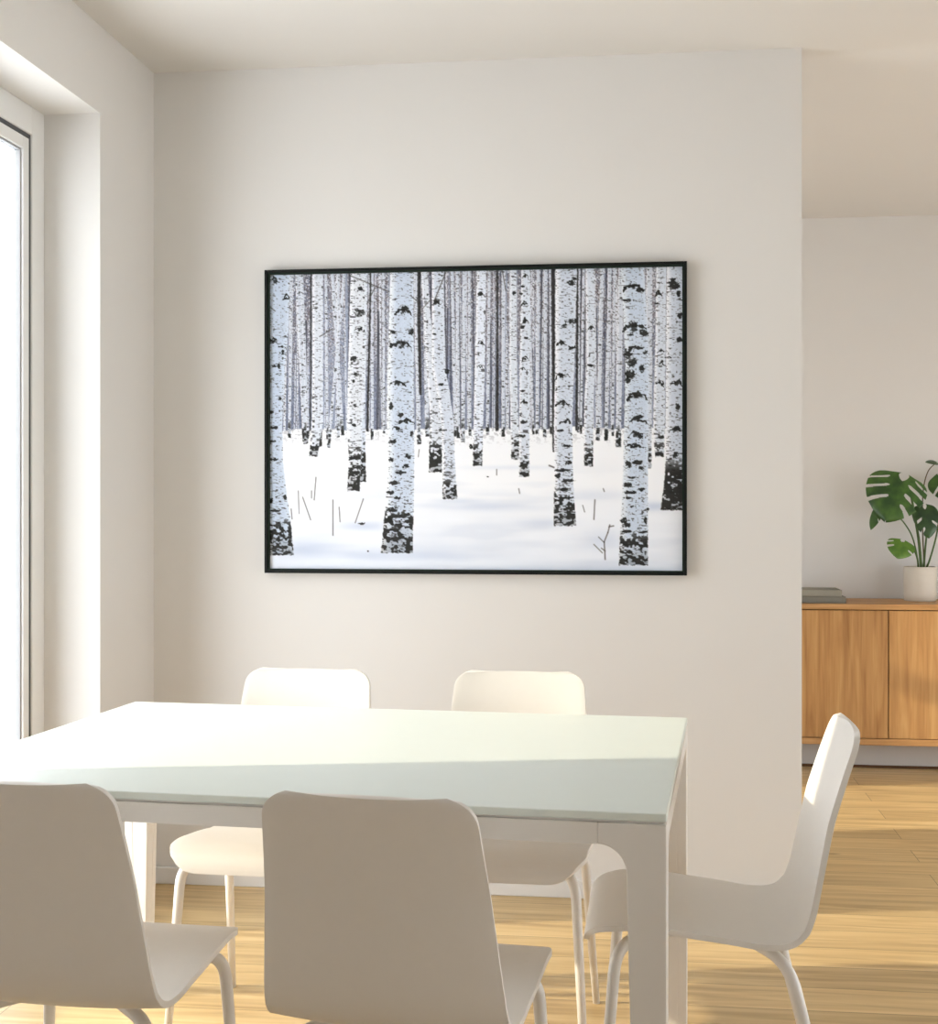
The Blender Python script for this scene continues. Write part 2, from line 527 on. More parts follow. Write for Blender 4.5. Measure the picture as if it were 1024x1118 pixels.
def shell_bm():
    """one bent sheet: waterfall front, seat, bend and leaning back, with rounded corners"""
    curve = catmull([(0, y, z) for y, z in PROFILE], 6)
    # even resampling by length, denser at both ends where the corners are rounded
    d = [0.0]
    for a, b in zip(curve, curve[1:]):
        d.append(d[-1] + (b - a).length)
    L = d[-1]
    ts = sorted(set([0.05 * (1 - math.cos(k / 9 * PI / 2)) for k in range(10)] + [0.05 * 0 + 0.09 * k / 9 for k in range(10)] +
                    [0.09 + (L - 0.15) * k / 46 for k in range(47)] + [L - 0.06 + 0.06 * math.sin(k / 12 * PI / 2) for k in range(13)]))
    clean = [ts[0]]
    for t in ts[1:]:
        if t - clean[-1] > 0.0012:
            clean.append(t)
    clean[-1] = L

    def at(s):
        for i in range(len(d) - 1):
            if s <= d[i + 1] + 1e-9:
                f = (s - d[i]) / max(1e-9, d[i + 1] - d[i])
                return curve[i].lerp(curve[i + 1], f)
        return curve[-1]

    def half(s):
        u = s / L
        w = np.interp(u, [0, 0.10, 0.30, 0.46, 0.56, 0.75, 1.0], [0.186, 0.198, 0.200, 0.198, 0.194, 0.180, 0.163])
        rf, rb = 0.085, 0.040
        if s < rf:
            e = rf - s
            w -= (rf - math.sqrt(max(0, rf * rf - e * e))) * 0.80
        if L - s < rb:
            e = rb - (L - s)
            w -= rb - math.sqrt(max(0, rb * rb - e * e))
        return float(w)
    bm = bmesh.new()
    NS = 20
    rows = []
    for s in clean:
        p = at(s)
        t = (at(min(L, s + 0.004)) - at(max(0, s - 0.004))).normalized()
        nrm = Vector((0, t.z, -t.y))             # towards the sitter
        if s > 0.55 * L:
            nrm = Vector((0, 1, 0))
        u = s / L
        dish = float(np.interp(u, [0, 0.2, 0.42, 0.55, 0.8, 1.0], [0.0, 0.003, 0.004, 0.012, 0.018, 0.010]))
        w = half(s)
        row = []
        for k in range(NS + 1):
            q = -math.cos(PI * k / NS) if False else (2 * k / NS - 1)
            row.append(bm.verts.new(Vector((q * w, p.y, p.z)) + nrm * dish * (abs(q) ** 2.2)))
        rows.append(row)
    for a, b in zip(rows, rows[1:]):
        for k in range(NS):
            bm.faces.new((a[k], a[k + 1], b[k + 1], b[k]))
    return bm


def chair_leg_bm(sx, sy):
    foot = Vector((sx * 0.196, 0.200 if sy > 0 else -0.252, 0.0))
    knee = Vector((sx * 0.172, 0.164 if sy > 0 else -0.150, 0.432 if sy > 0 else 0.408))
    inner = Vector((sx * 0.045, 0.045 * sy - 0.01, 0.426))
    d1 = (inner - knee).normalized()
    d2 = (foot - knee).normalized()
    pts, rad = [inner], [0.0105]
    a, b = knee + d1 * 0.055, knee + d2 * 0.055
    for k in range(9):
        t = k / 8
        pts.append(a * (1 - t) ** 2 + knee * 2 * t * (1 - t) + b * t * t)
        rad.append(0.0115)
    pts.append(foot)
    rad.append(0.0088)
    bm = bmesh.new()
    tube(bm, pts, rad, 14)
    return bm


GROUP = 'white dining chairs around the table'
proto = thing('dining_chair', 'x', 'chair', group=GROUP)
sh = finish('seat_shell', shell_bm(), M['chair'], proto, smooth=True)
md = sh.modifiers.new('thickness', 'SOLIDIFY')
md.thickness = 0.011
md.offset = 0.0
md = sh.modifiers.new('bevel', 'BEVEL')
md.width = 0.0035
md.segments = 3
md.limit_method = 'ANGLE'
md.angle_limit = R(50)
for sx in (-1, 1):
    for sy in (1, -1):
        finish('leg', chair_leg_bm(sx, sy), M['chair_leg'], proto, smooth=True)
finish('mounting_plate', boxes((-0.07, 0.07, -0.09, 0.05, 0.416, 0.436)), M['chair_leg'], proto, bevel=0.003)

CHAIRS = [  # X, D, turn in the camera's frame, label
    (-0.086, 2.285, R(-13.5), 'white dining chair in front, second from the left, its whole back towards us'),
    (-0.650, 2.39, R(-11), 'white dining chair in the left front corner, cut off by the photo edge'),
    (-0.460, 3.275, R(180 - 9.5), 'white dining chair behind the table on the left, sunlit seat below tabletop'),
    (0.088, 3.22, R(180 - 8.5), 'white dining chair behind the table on the right, backrest under the picture'),
    (0.460, 2.71, R(90 - 7.5), 'white dining chair at the right end of the table seen from the side'),
]
for i, (X, D, a, lab) in enumerate(CHAIRS):
    if i == 0:
        o = proto
    else:
        o = proto.copy()
        C.objects.link(o)
        for ch in proto.children:
            c = ch.copy()
            C.objects.link(c)
            c.parent = o
    o.location = c2w(X, D)
    o.rotation_euler = (0, 0, a + YAW)
    o['label'] = lab

# ------------------------------------------------------------------ sideboard in the room behind
SX0, SX1, SY0, SY1, SZ0, SZ1 = 0.156, 2.156, 6.565, 6.975, 0.127, 0.783
sb = thing('sideboard', 'oak sideboard with flush doors on a grey plinth in the room behind', 'sideboard', (SX0, SY0, 0))
w, dp = SX1 - SX0, SY1 - SY0
finish('top_panel', boxes((0, w, 0, dp, SZ1 - 0.026, SZ1)), M['oak_long'], sb, bevel=0.003)
finish('carcass', boxes((0, 0.02, 0.004, dp, SZ0 + 0.03, SZ1 - 0.026), (w - 0.02, w, 0.004, dp, SZ0 + 0.03, SZ1 - 0.026),
                        (0.02, w - 0.02, dp - 0.02, dp, SZ0 + 0.03, SZ1 - 0.026),
                        (0.02, w - 0.02, 0.028, 0.034, SZ0 + 0.03, SZ1 - 0.026)), M['seam'], sb)
finish('bottom_rail', boxes((0, w, 0, dp, SZ0, SZ0 + 0.03)), M['oak_long'], sb, bevel=0.003)
for k in range(4):
    a = 0.5 * k
    finish('door', boxes((a + (0.021 if k == 0 else 0.0025), a + 0.5 - (0.021 if k == 3 else 0.0025), 0.004, 0.024, SZ0 + 0.033, SZ1 - 0.030)),
           M['oak'], sb, bevel=0.0015)
finish('plinth', boxes((0.03, w - 0.03, 0.13, dp - 0.02, 0.0, SZ0)), M['plinth'], sb)
finish('plinth_shade_strip', boxes((0.03, w - 0.03, 0.12, 0.13, 0.0, 0.012)), M['seam'], sb)  # dark strip, contact shade under the sideboard put into the colour


def book(label, x0, x1, y0, y1, z, h, mat):
    t = thing('book', label, 'book', ((x0 + x1) / 2, (y0 + y1) / 2, z), 0, 'books on the sideboard')
    a, b = (x1 - x0) / 2, (y1 - y0) / 2
    finish('cover', boxes((-a, a, -b, b, 0, 0.003), (-a, a, -b, b, h - 0.003, h), (-a, a, -b, -b + 0.003, 0.003, h - 0.003)), mat, t, bevel=0.001)
    finish('page_block', boxes((-a + 0.003, a - 0.003, -b + 0.003, b - 0.004, 0.003, h - 0.003)), M['paper'], t)
    return t


book('dark grey book lying on the oak sideboard, the lower of the two', 0.66, 0.968, 6.60, 6.82, SZ1, 0.031, M['book_b'])
book('paler grey book lying on top of the darker one on the sideboard', 0.665, 0.950, 6.605, 6.815, SZ1 + 0.031, 0.031, M['book_a'])


# ------------------------------------------------------------------ monstera in its pot
def wpt(px, py, D):
    """the place D metres ahead of the camera, used once to survey where things of the photo stand"""
    p = c2w((px - 512) / FPX * D, D)
    p.z = EYE + (550 - py) / FPX * D
    return p


PB = c2w((1004.5 - 512) / FPX * 6.62, 6.62)
pl = thing('potted_monstera', 'green monstera with split leaves in a beige pot on the oak sideboard', 'plant', (PB.x, PB.y, SZ1))
PH, PR = 0.165, 0.077
bm = bmesh.new()
lathe(bm, [(PR * 0.93, 0.0), (PR * 0.97, 0.004), (PR, 0.03), (PR, PH - 0.004), (PR - 0.003, PH), (PR - 0.007, PH), (PR - 0.009, PH - 0.004), (PR - 0.009, PH - 0.03), (PR * 0.3, PH - 0.03)])
finish('pot', bm, M['pot'], pl, smooth=True)
bm = bmesh.new()
lathe(bm, [(PR - 0.010, PH - 0.028), (PR - 0.012, PH - 0.016), (PR * 0.5, PH - 0.010), (0.004, PH - 0.008)])
finish('soil', bm, M['soil'], pl, smooth=True)


def leaf(base, tip, width, mat, left_cuts, right_cuts, lobes=(1.0, 1.0), facing=(0, -1, 0.15), cup=0.12, notch=0.30):
    """heart-shaped blade from base to tip (both relative to the pot), with slots cut in from the margin on either side"""
    base, tip = Vector(base), Vector(tip)
    ax = tip - base
    L = ax.length
    ax.normalize()
    nr = Vector(facing)
    nr = (nr - ax * nr.dot(ax)).normalized()
    side = ax.cross(nr).normalized()
    ss = [-0.20, -0.17, -0.12, -0.06, 0.0, 0.08, 0.18, 0.30, 0.42, 0.55, 0.68, 0.80, 0.90, 0.96, 1.0]
    ww = [0.40, 0.62, 0.78, 0.88, 0.94, 0.99, 1.0, 0.98, 0.93, 0.84, 0.70, 0.51, 0.31, 0.15, 0.02]
    bm = bmesh.new()
    N, K = 128, 26

    def surf(s, q, sg):
        """s along the midrib, q from midrib (0) to margin (1); veins sweep forward"""
        sv = s + 0.0
        wd = float(np.interp(sv, ss, ww)) * width / 2 * lobes[0 if sg < 0 else 1]
        x = wd * q
        along = sv * L + L * 0.02 * q
        drop = -cup * (q ** 2) * width * 0.5 - 0.10 * L * max(0, sv) ** 2
        return base + ax * along + side * (sg * x) + nr * drop
    for sg, cuts in ((-1, left_cuts), (1, right_cuts)):
        grid = []
        for i in range(N + 1):
            s = -0.20 + 1.20 * i / N
            q0 = 0.0
            if s < 0:
                q0 = notch * (-s / 0.20) ** 0.7
            grid.append([surf(s, q0 + (1 - q0) * k / K, sg) for k in range(K + 1)])
        vs_ = [[bm.verts.new(p) for p in r] for r in grid]
        for i in range(N):
            s = -0.20 + 1.20 * (i + 0.5) / N
            for k in range(K):
                q = (k + 0.5) / K
                cut = False
                for (c, hw, qa) in cuts:
                    cc = c + 0.26 * (q - 0.5)        # slots run outwards and a little forward
                    if q > qa and abs(s - cc) < hw * min(1.0, (q - qa) / 0.15 + 0.45):
                        cut = True
                if not cut:
                    bm.faces.new((vs_[i][k], vs_[i + 1][k], vs_[i + 1][k + 1], vs_[i][k + 1]))
    bmesh.ops.delete(bm, geom=[v for v in bm.verts if not v.link_faces], context='VERTS')
    bmesh.ops.remove_doubles(bm, verts=bm.verts[:], dist=0.0004)
    o = finish('leaf', bm, mat, pl, smooth=True)
    md = o.modifiers.new('thickness', 'SOLIDIFY')
    md.thickness = 0.0014
    return o


def rel(px, py, D):
    p = wpt(px, py, D)
    return p - Vector((PB.x, PB.y, SZ1))


leaf(rel(985, 525, 6.56), rel(967, 566, 6.50), 0.285, M['leaf_mid'],
     [(0.60, 0.042, 0.32), (0.35, 0.045, 0.25), (0.11, 0.042, 0.28), (-0.09, 0.03, 0.42)][::1],
     [(0.50, 0.04, 0.22), (0.22, 0.035, 0.30), (-0.02, 0.028, 0.38)], lobes=(0.92, 1.08), facing=(-0.2, -1, 0.25))
leaf(rel(959, 557, 6.60), rel(950, 577, 6.58), 0.055, M['leaf_mid'], [(0.4, 0.03, 0.5)], [], facing=(-0.6, -1, 0.1))
leaf(rel(985, 592, 6.54), rel(981, 608, 6.50), 0.135, M['leaf_light'], [(0.35, 0.05, 0.55)], [(0.3, 0.06, 0.5), (0.0, 0.05, 0.6)], facing=(0.1, -1, 0.5))
leaf(rel(1010, 556, 6.60), rel(1016, 586, 6.56), 0.135, M['leaf_dark'], [(0.45, 0.05, 0.4)], [(0.35, 0.05, 0.3), (0.7, 0.05, 0.3)], facing=(0.25, -1, 0.1))
leaf(rel(1022, 505, 6.64), rel(1012, 503, 6.58), 0.03, M['leaf_dark'], [], [], facing=(0, -1, 0.6))
leaf(rel(1030, 520, 6.64), rel(1052, 545, 6.58), 0.20, M['leaf_mid'], [(0.5, 0.04, 0.3), (0.2, 0.04, 0.3)], [(0.5, 0.04, 0.3), (0.2, 0.04, 0.3)], facing=(0.2, -1, 0.3))


def stem(pts, r, mat):
    bm = bmesh.new()
    P = catmull([rel(*p) for p in pts], 8)
    tube(bm, P, [r * (1.15 - 0.45 * i / len(P)) for i in range(len(P))], 8)
    finish('stem', bm, mat, pl, smooth=True)


stem([(1006, 623, 6.62), (1003, 590, 6.62), (998, 560, 6.61), (994, 540, 6.60), (986, 526, 6.575)], 0.0065, M['stem'])
stem([(1003, 623, 6.60), (1000, 601, 6.60), (993, 580, 6.60), (978, 562, 6.60), (959, 557, 6.605)], 0.0035, M['stem'])
stem([(1003, 623, 6.59), (1001, 608, 6.57), (995, 597, 6.56), (985, 592, 6.545)], 0.0045, M['stem'])
stem([(1008, 623, 6.64), (1010, 600, 6.64), (1012, 575, 6.63), (1010, 557, 6.61)], 0.005, M['stem'])
stem([(1009, 623, 6.65), (1007, 570, 6.66), (1008, 535, 6.66), (1013, 515, 6.65), (1022, 505, 6.645)], 0.0032, M['stem_brown'])
stem([(1010, 623, 6.62), (1016, 608, 6.62), (1024, 575, 6.63), (1030, 520, 6.645)], 0.0045, M['stem'])

# ------------------------------------------------------------------ framed print of a birch wood in snow
FX0, FX1, FZ0, FZ1 = -1.2015, 0.1527, 1.0255, 2.0080
FY = 4.340
fr = thing('framed_print', 'large black framed print of birch trunks in snow on the white wall', 'picture', ((FX0 + FX1) / 2, YB, (FZ0 + FZ1) / 2))
fw, fh = (FX1 - FX0) / 2, (FZ1 - FZ0) / 2
B = 0.0095


def frame_ring(a, b, y0, y1):
    return boxes((-fw + a, -fw + b, y0, y1, -fh + a, fh - a), (fw - b, fw - a, y0, y1, -fh + a, fh - a),
                 (-fw + b, fw - b, y0, y1, fh - b, fh - a), (-fw + b, fw - b, y0, y1, -fh + a, -fh + b))


finish('frame', frame_ring(0, B, FY - YB, 0.0), M['frame_black'], fr, bevel=0.0015)
finish('inner_lip', frame_ring(B, B + 0.0045, FY - YB + 0.006, -0.004), M['frame_lip'], fr)
finish('backing_board', boxes((-fw + B, fw - B, -0.010, -0.003, -fh + B, fh - B)), M['frame_black'], fr)

# the picture itself, drawn ink by ink on a fine grid: gx, gy run over the sheet (0..460 wide, 0..330 high)
GW, GH = 730, 522
rng = np.random.default_rng(7)
gx = np.linspace(0, 453, GW)[None, :].repeat(GH, 0) + 293.0
gy = np.linspace(0, 327, GH)[:, None].repeat(GW, 1) + 295.0


def vnoise(sx, sy, seed, octaves=1):
    """smooth noise with features sx wide and sy high"""
    out = np.zeros((GH, GW))
    amp = tot = 0.0
    a = 1.0
    for o in range(octaves):
        r = np.random.default_rng(seed * 31 + o)
        fx, fy = sx / 2 ** o, sy / 2 ** o
        nx, ny = int(453 / fx) + 3, int(327 / fy) + 3
        g = r.random((ny, nx))
        u, v = (gx - 293) / fx, (gy - 295) / fy
        iu, iv = u.astype(int), v.astype(int)
        du, dv = u - iu, v - iv
        du, dv = du * du * (3 - 2 * du), dv * dv * (3 - 2 * dv)
        n = (g[iv, iu] * (1 - du) + g[iv, iu + 1] * du) * (1 - dv) + (g[iv + 1, iu] * (1 - du) + g[iv + 1, iu + 1] * du) * dv
        out += n * a
        tot += a
        a *= 0.6
    return out / tot


def col(r, g, b):
    return np.array([r, g, b], float)


def mixin(img, mask, c):
    img += (c - img) * mask[..., None]


def sm(a, b, x):
    t = np.clip((x - a) / (b - a), 0, 1)
    return t * t * (3 - 2 * t)


grain = vnoise(1.2, 1.2, 1)
grain2 = vnoise(1.0, 1.0, 2)
coarse = vnoise(5, 4, 3, 2)
DARK = col(36, 35, 33)
# distant wood: hazy slate low down, a web of rime-covered twigs above
img = np.empty((GH, GW, 3))
img[:] = col(116, 122, 142)
mixin(img, sm(440, 330, gy) * 0.75, col(142, 138, 146))
mixin(img, sm(0.45, 0.75, vnoise(9, 40, 4)) * 0.55, col(96, 104, 126))
mixin(img, sm(0.50, 0.8, vnoise(7, 60, 5)) * 0.5, col(166, 174, 194))
tw = sm(455, 330, gy)
mixin(img, np.clip((grain - 0.52) * 4, 0, 1) * (0.25 + 0.55 * tw), col(226, 226, 232))
mixin(img, np.clip((grain2 - 0.60) * 5, 0, 1) * (0.20 + 0.6 * tw), col(84, 74, 74))
mixin(img, (coarse > 0.56) * tw * 0.28, col(120, 106, 104))
# thin distant stems
for k in range(150):
    x = 293 + rng.random() * 455
    wd = 0.45 + rng.random() ** 2 * 1.25
    lean = (rng.random() - 0.5) * 0.05
    top = 295 if rng.random() < 0.7 else 330 + rng.random() * 60
    xc = x + lean * (gy - 465) + 0.5 * (vnoise(400, 45, 100 + k)[:, :1] - 0.5)
    m = np.clip(wd - np.abs(gx - xc) + 0.5, 0, 1) * (gy > top) * (gy < 474)
    r = rng.random()
    c = col(222, 224, 232) if r < 0.50 else (col(62, 62, 72) if r < 0.85 else col(150, 158, 178))
    mixin(img, m * (0.85 if r < 0.5 else 0.75), c)
    if r < 0.5:
        mixin(img, m * (grain2 > 0.66) * 0.8, col(88, 82, 82))
# snow
hz = 468 + 5 * (vnoise(16, 400, 9, 2) - 0.5) + 1.5 * (grain - 0.5)
snow = np.empty((GH, GW, 3))
snow[:] = col(241, 241, 244)
mixin(snow, sm(520, 615, gy) * 0.8, col(222, 227, 238))
drift = vnoise(120, 16, 11, 3)
mixin(snow, sm(0.52, 0.72, drift) * sm(490, 560, gy) * 0.38, col(208, 214, 227))
mixin(snow, sm(0.55, 0.35, drift) * sm(520, 580, gy) * 0.4, col(240, 242, 248))
edge = np.clip((gy - hz) / 1.5 + 0.5, 0, 1)
mixin(img, edge, 0)
img += snow * edge[..., None]
nb = sm(490, 468, gy) * edge
mixin(img, nb * (vnoise(3, 2, 12, 2) > 0.60) * 0.45, col(150, 146, 150))
# blue hollows in the snow
for (x, y, a, b, s) in ((334, 600, 30, 10, .5), (400, 574, 26, 5, .45), (470, 606, 40, 6, .3), (540, 553, 60, 5, .28), (595, 570, 30, 5, .35),
                        (716, 552, 16, 5, .55), (660, 588, 24, 10, .3), (650, 540, 40, 6, .25), (405, 606, 30, 6, .35), (505, 546, 30, 3, .3), (560, 510, 50, 2.5, .2)):
    mixin(img, np.exp(-((gx - x) / a) ** 2 - ((gy - y) / b) ** 2) * s, col(176, 188, 212))


def stroke(x0, y0, x1, y1, w, c=DARK, a=0.9):
    dx, dy = x1 - x0, y1 - y0
    L2 = max(1e-6, dx * dx + dy * dy)
    t = np.clip(((gx - x0) * dx + (gy - y0) * dy) / L2, 0, 1)
    d = np.hypot(gx - x0 - t * dx, gy - y0 - t * dy)
    mixin(img, np.clip(w / 2 - d + 0.5, 0, 1) * a, c)


rough = vnoise(2.2, 2.0, 21, 2)
flecks = vnoise(3.4, 1.25, 22)
flecks2 = vnoise(2.0, 1.0, 23)
bark = vnoise(4.2, 3.0, 24, 2)


def blot(x, y, w, h, s=1.0):
    """an irregular dark scar"""
    d = ((gx - x) / (w / 2)) ** 2 + ((gy - y) / (h / 2)) ** 2 + (rough - 0.5) * 2.2
    mixin(img, np.clip((1.0 - d) * 2.0, 0, 1) * 0.92 * s, DARK)


def chevron(x, y, w, h, t=2.2, skew=0.0):
    """the brow-shaped scar above an old branch"""
    u = np.clip((gx - x) / (w / 2), -1.05, 1.05)
    yy = y + h * 0.75 * (np.abs(u - skew) ** 1.8 - 0.45) + (coarse - 0.5) * 8
    d = np.abs(gy - yy) / (t * (1.1 - 0.55 * np.abs(u))) + np.where(np.abs(u) > 1, 9, 0) + (rough - 0.5) * 1.9
    mixin(img, np.clip((1.15 - d) * 2.0, 0, 1) * 0.92, DARK)
    blot(x + skew * w / 2, y, w * 0.35, h * 0.8, 0.9)


def trunk(prof, base, dark, light=(238, 238, 243), shade=(196, 208, 228), marks=0.70, seed=1, solid=0.42, lit=0.35):
    """a birch: prof = (y, left, right) going down, ends at base, bark turns dark below `dark`"""
    ys = [p[0] for p in prof]
    xl = np.interp(gy[:, 0], ys, [p[1] for p in prof])[:, None] + (rough - 0.5) * 1.2
    xr = np.interp(gy[:, 0], ys, [p[2] for p in prof])[:, None] + (rough - 0.5) * 1.2
    wid = np.maximum(xr - xl, 0.5)
    m = np.clip(gx - xl + 0.5, 0, 1) * np.clip(xr - gx + 0.5, 0, 1) * np.clip(base + 2.0 * (rough - 0.5) - gy + 0.5, 0, 1)
    t = np.clip((gx - xl) / wid, 0, 1)
    c = col(*light) + (col(*shade) - col(*light)) * sm(0.0, lit, t)[..., None]
    c = c + (col(222, 228, 238) - c) * (sm(0.80, 1.0, t) * 0.5)[..., None]
    c = c * (1 - 0.05 * (grain - 0.5))[..., None]
    img[:] = img + (c - img) * m[..., None]
    # flecks crossing the bark, thicker towards the root
    k = sm(dark - 70, dark, gy)
    th = marks + 0.10 - 0.10 * k + np.where(wid < 17, 0.02, 0.0)
    f = np.roll(np.roll(flecks, seed * 37, 1), seed * 53, 0)
    f2 = np.roll(np.roll(flecks2, seed * 61, 1), seed * 29, 0)
    bk = np.roll(np.roll(bark, seed * 43, 1), seed * 17, 0)
    mixin(img, m * np.clip((f - th) * 10, 0, 1) * 0.85, col(66, 64, 64))
    mixin(img, m * np.clip((f2 - 0.74) * 8, 0, 1) * 0.7, col(104, 102, 104))
    e = sm(dark - 22, dark + 4, gy)
    mixin(img, m * np.clip((bk - (0.80 - (0.80 - solid) * e)) * 9, 0, 1) * e * 0.95, col(38, 37, 35))
    mixin(img, m * sm(dark, base, gy) * 0.25, col(60, 58, 56))


def small(x0, x1, w, base, dark, seed, top=293):
    trunk([(top, x0 - w / 2, x0 + w / 2), (base, x1 - w / 2, x1 + w / 2)], base, dark, seed=seed, marks=0.66,
          light=(232, 232, 237), shade=(204, 208, 218), solid=0.40)


DK = dict(light=(74, 70, 70), shade=(46, 44, 46), marks=0.9, solid=0.3)
# far stems
for a in ((318, 316, 3.2, 476, 468, 1), (325.5, 334, 6.0, 483, 470, 2), (330, 337, 3.0, 477, 470, 3), (350, 351, 3.6, 486, 474, 4), (364, 376, 3.6, 474, 467, 5),
          (371, 371, 3.0, 476, 470, 6), (357, 359, 2.6, 478, 470, 6), (378, 360, 3.4, 487, 474, 7), (391, 390, 3, 470, 468, 8), (409, 409, 3.0, 479, 470, 9),
          (421, 422, 3.0, 472, 468, 10), (457, 461, 4.4, 484, 476, 11), (497, 501, 3.4, 476, 468, 12), (503, 504, 3.6, 478, 470, 13), (511, 509, 4.0, 482, 468, 14),
          (516, 517, 3.0, 475, 468, 15), (538, 536, 3.0, 474, 466, 16), (553, 553, 3.6, 477, 468, 17), (591, 590, 3.4, 474, 468, 18), (599, 598, 3.4, 477, 468, 19),
          (604, 605, 2.4, 474, 468, 20), (635, 634, 3.0, 472, 466, 21), (660, 655, 4.0, 481, 472, 22), (668, 664, 3.8, 481, 472, 23), (640, 637, 2.4, 474, 466, 24),
          (680, 677, 5.6, 488, 476, 25), (710, 709, 6.5, 511, 496, 26), (673, 671, 2.6, 476, 470, 27), (580, 586, 2.4, 474, 468, 28), (467, 470, 4.4, 476, 468, 29)):
    small(*a)
for prof, base in (([(355, 459, 463), (430, 461, 464)], 430), ([(363, 545.5, 548), (468, 544.5, 548.5)], 470), ([(293, 605, 610), (440, 606, 609.5), (493, 606.5, 608)], 493),
                   ([(293, 632.5, 634.5), (470, 631, 634)], 470), ([(320, 406, 408), (470, 402, 405)], 470), ([(400, 339.5, 341.2), (470, 338.5, 340)], 470)):
    trunk(prof, base, base + 30, seed=3, **DK)
# nearer trunks, back to front
trunk([(293, 342, 354), (400, 342, 354), (460, 341, 354), (480, 340, 350), (497, 338.5, 348)], 497, 485, seed=31, marks=0.68, shade=(215, 218, 226))
trunk([(293, 396, 404), (460, 395, 401), (525, 395, 402)], 525, 494, seed=32, marks=0.66, shade=(206, 211, 222))
trunk([(293, 385, 403), (400, 382, 402), (460, 380.5, 398), (500, 383, 396.5), (535, 381, 395)], 535, 496, seed=33, marks=0.69, shade=(218, 220, 226))
trunk([(293, 463, 470), (400, 469, 478), (455, 473, 486), (515, 471.5, 486)], 515, 487, seed=34, marks=0.66, shade=(214, 217, 225), solid=0.36)
trunk([(293, 475, 488), (400, 475, 489.5), (430, 481, 495), (460, 485.5, 499), (500, 487, 500), (544, 487, 503)], 544, 528, seed=35, marks=0.68, shade=(208, 213, 224))
trunk([(293, 525, 534.5), (400, 522, 533), (455, 521, 531.5), (508, 520, 530)], 508, 488, seed=36, marks=0.68, shade=(222, 226, 236))
trunk([(293, 561, 567.5), (400, 560, 568), (501, 562, 571)], 501, 484, seed=37, marks=0.66, shade=(214, 218, 226))
trunk([(293, 573, 582), (400, 571, 582), (460, 570.5, 581.5), (520, 570.5, 581.5)], 520, 503, seed=38, marks=0.69, shade=(211, 216, 226))
trunk([(293, 642, 651), (400, 643.5, 653), (440, 640.5, 650), (509, 640.5, 650)], 509, 495, seed=39, marks=0.69, shade=(211, 216, 226))
trunk([(293, 717.5, 728), (400, 716, 727), (460, 714, 726.5), (499, 716, 725.5)], 499, 490, seed=40, marks=0.69, shade=(210, 215, 225))
trunk([(293, 609.5, 633), (400, 609.5, 630), (460, 608, 627.5), (520, 609, 628.5), (545, 608, 630), (573, 608, 632)], 573, 540, seed=41, marks=0.72, shade=(204, 210, 222))
trunk([(293, 728.5, 750), (400, 727.5, 750), (455, 727, 750), (512, 727, 750), (530, 725.5, 750), (556, 722, 750)], 556, 513, seed=42, marks=0.71, solid=0.25, shade=(205, 211, 223))
trunk([(293, 280, 316.5), (350, 280, 315.5), (400, 280, 311), (460, 280, 308), (500, 280, 308.5), (540, 280, 313), (565, 280, 317), (607, 280, 321)], 606, 574, seed=43, marks=0.71, shade=(192, 202, 218), light=(196, 206, 220))
trunk([(293, 429, 455), (400, 426, 455), (460, 425, 455.5), (505, 427, 455.5), (545, 424, 455), (580, 421, 454), (603, 418.5, 454)], 603, 562, seed=44, marks=0.73, shade=(197, 206, 221), light=(234, 236, 240))
trunk([(293, 679, 704), (340, 682, 707), (400, 684.5, 710), (460, 683.5, 709.5), (520, 682, 708.5), (565, 680, 708.5), (615, 677.5, 708.5)], 615, 588, seed=45, marks=0.73, shade=(197, 207, 222), light=(222, 227, 234))
# scars
for a in ((443, 339, 20, 9, 2.4), (441, 376, 24, 9, 3.4), (437, 418, 19, 5, 2), (447, 459, 18, 6, 2.4), (693, 317, 23, 7, 2.8), (694, 360, 26, 11, 3.0), (697, 434, 23, 7, 2.4),
          (698, 459, 19, 6, 2.4), (695, 476, 17, 5, 2.0), (694, 488, 20, 4, 2.0), (737, 470, 14, 6, 2), (739, 421, 14, 7, 2), (616, 376, 12, 7, 2.2), (617, 412, 17, 6, 1.8), (628, 381, 9, 4, 1.6),
          (618, 442, 18, 5, 2.2), (620, 461, 13, 4, 1.8), (577, 303, 7, 4, 1.5), (576, 333, 8, 4, 1.5), (577, 352, 8, 5, 1.6), (577, 392, 8, 5, 1.7), (574, 404, 7, 4, 1.4), (576, 439, 8, 4, 1.5),
          (529, 322, 8, 4, 1.3), (529, 375, 8, 3, 1.2), (528, 401, 7, 3, 1.2), (724, 400, 8, 4, 1.3), (721, 420, 9, 4, 1.4), (722, 386, 8, 3, 1.2), (720, 325, 8, 4, 1.3), (312, 322, 10, 5, 1.6),
          (300, 303, 12, 7, 1.6), (308, 375, 9, 4, 1.4), (309, 383, 9, 4, 1.3), (298, 370, 10, 6, 1.6), (479, 330, 13, 6, 1.5), (395, 358, 12, 6, 1.4), (648, 361, 8, 3, 1.3), (648, 401, 8, 3, 1.2), (437, 468, 12, 4, 1.6)):
    chevron(*a)
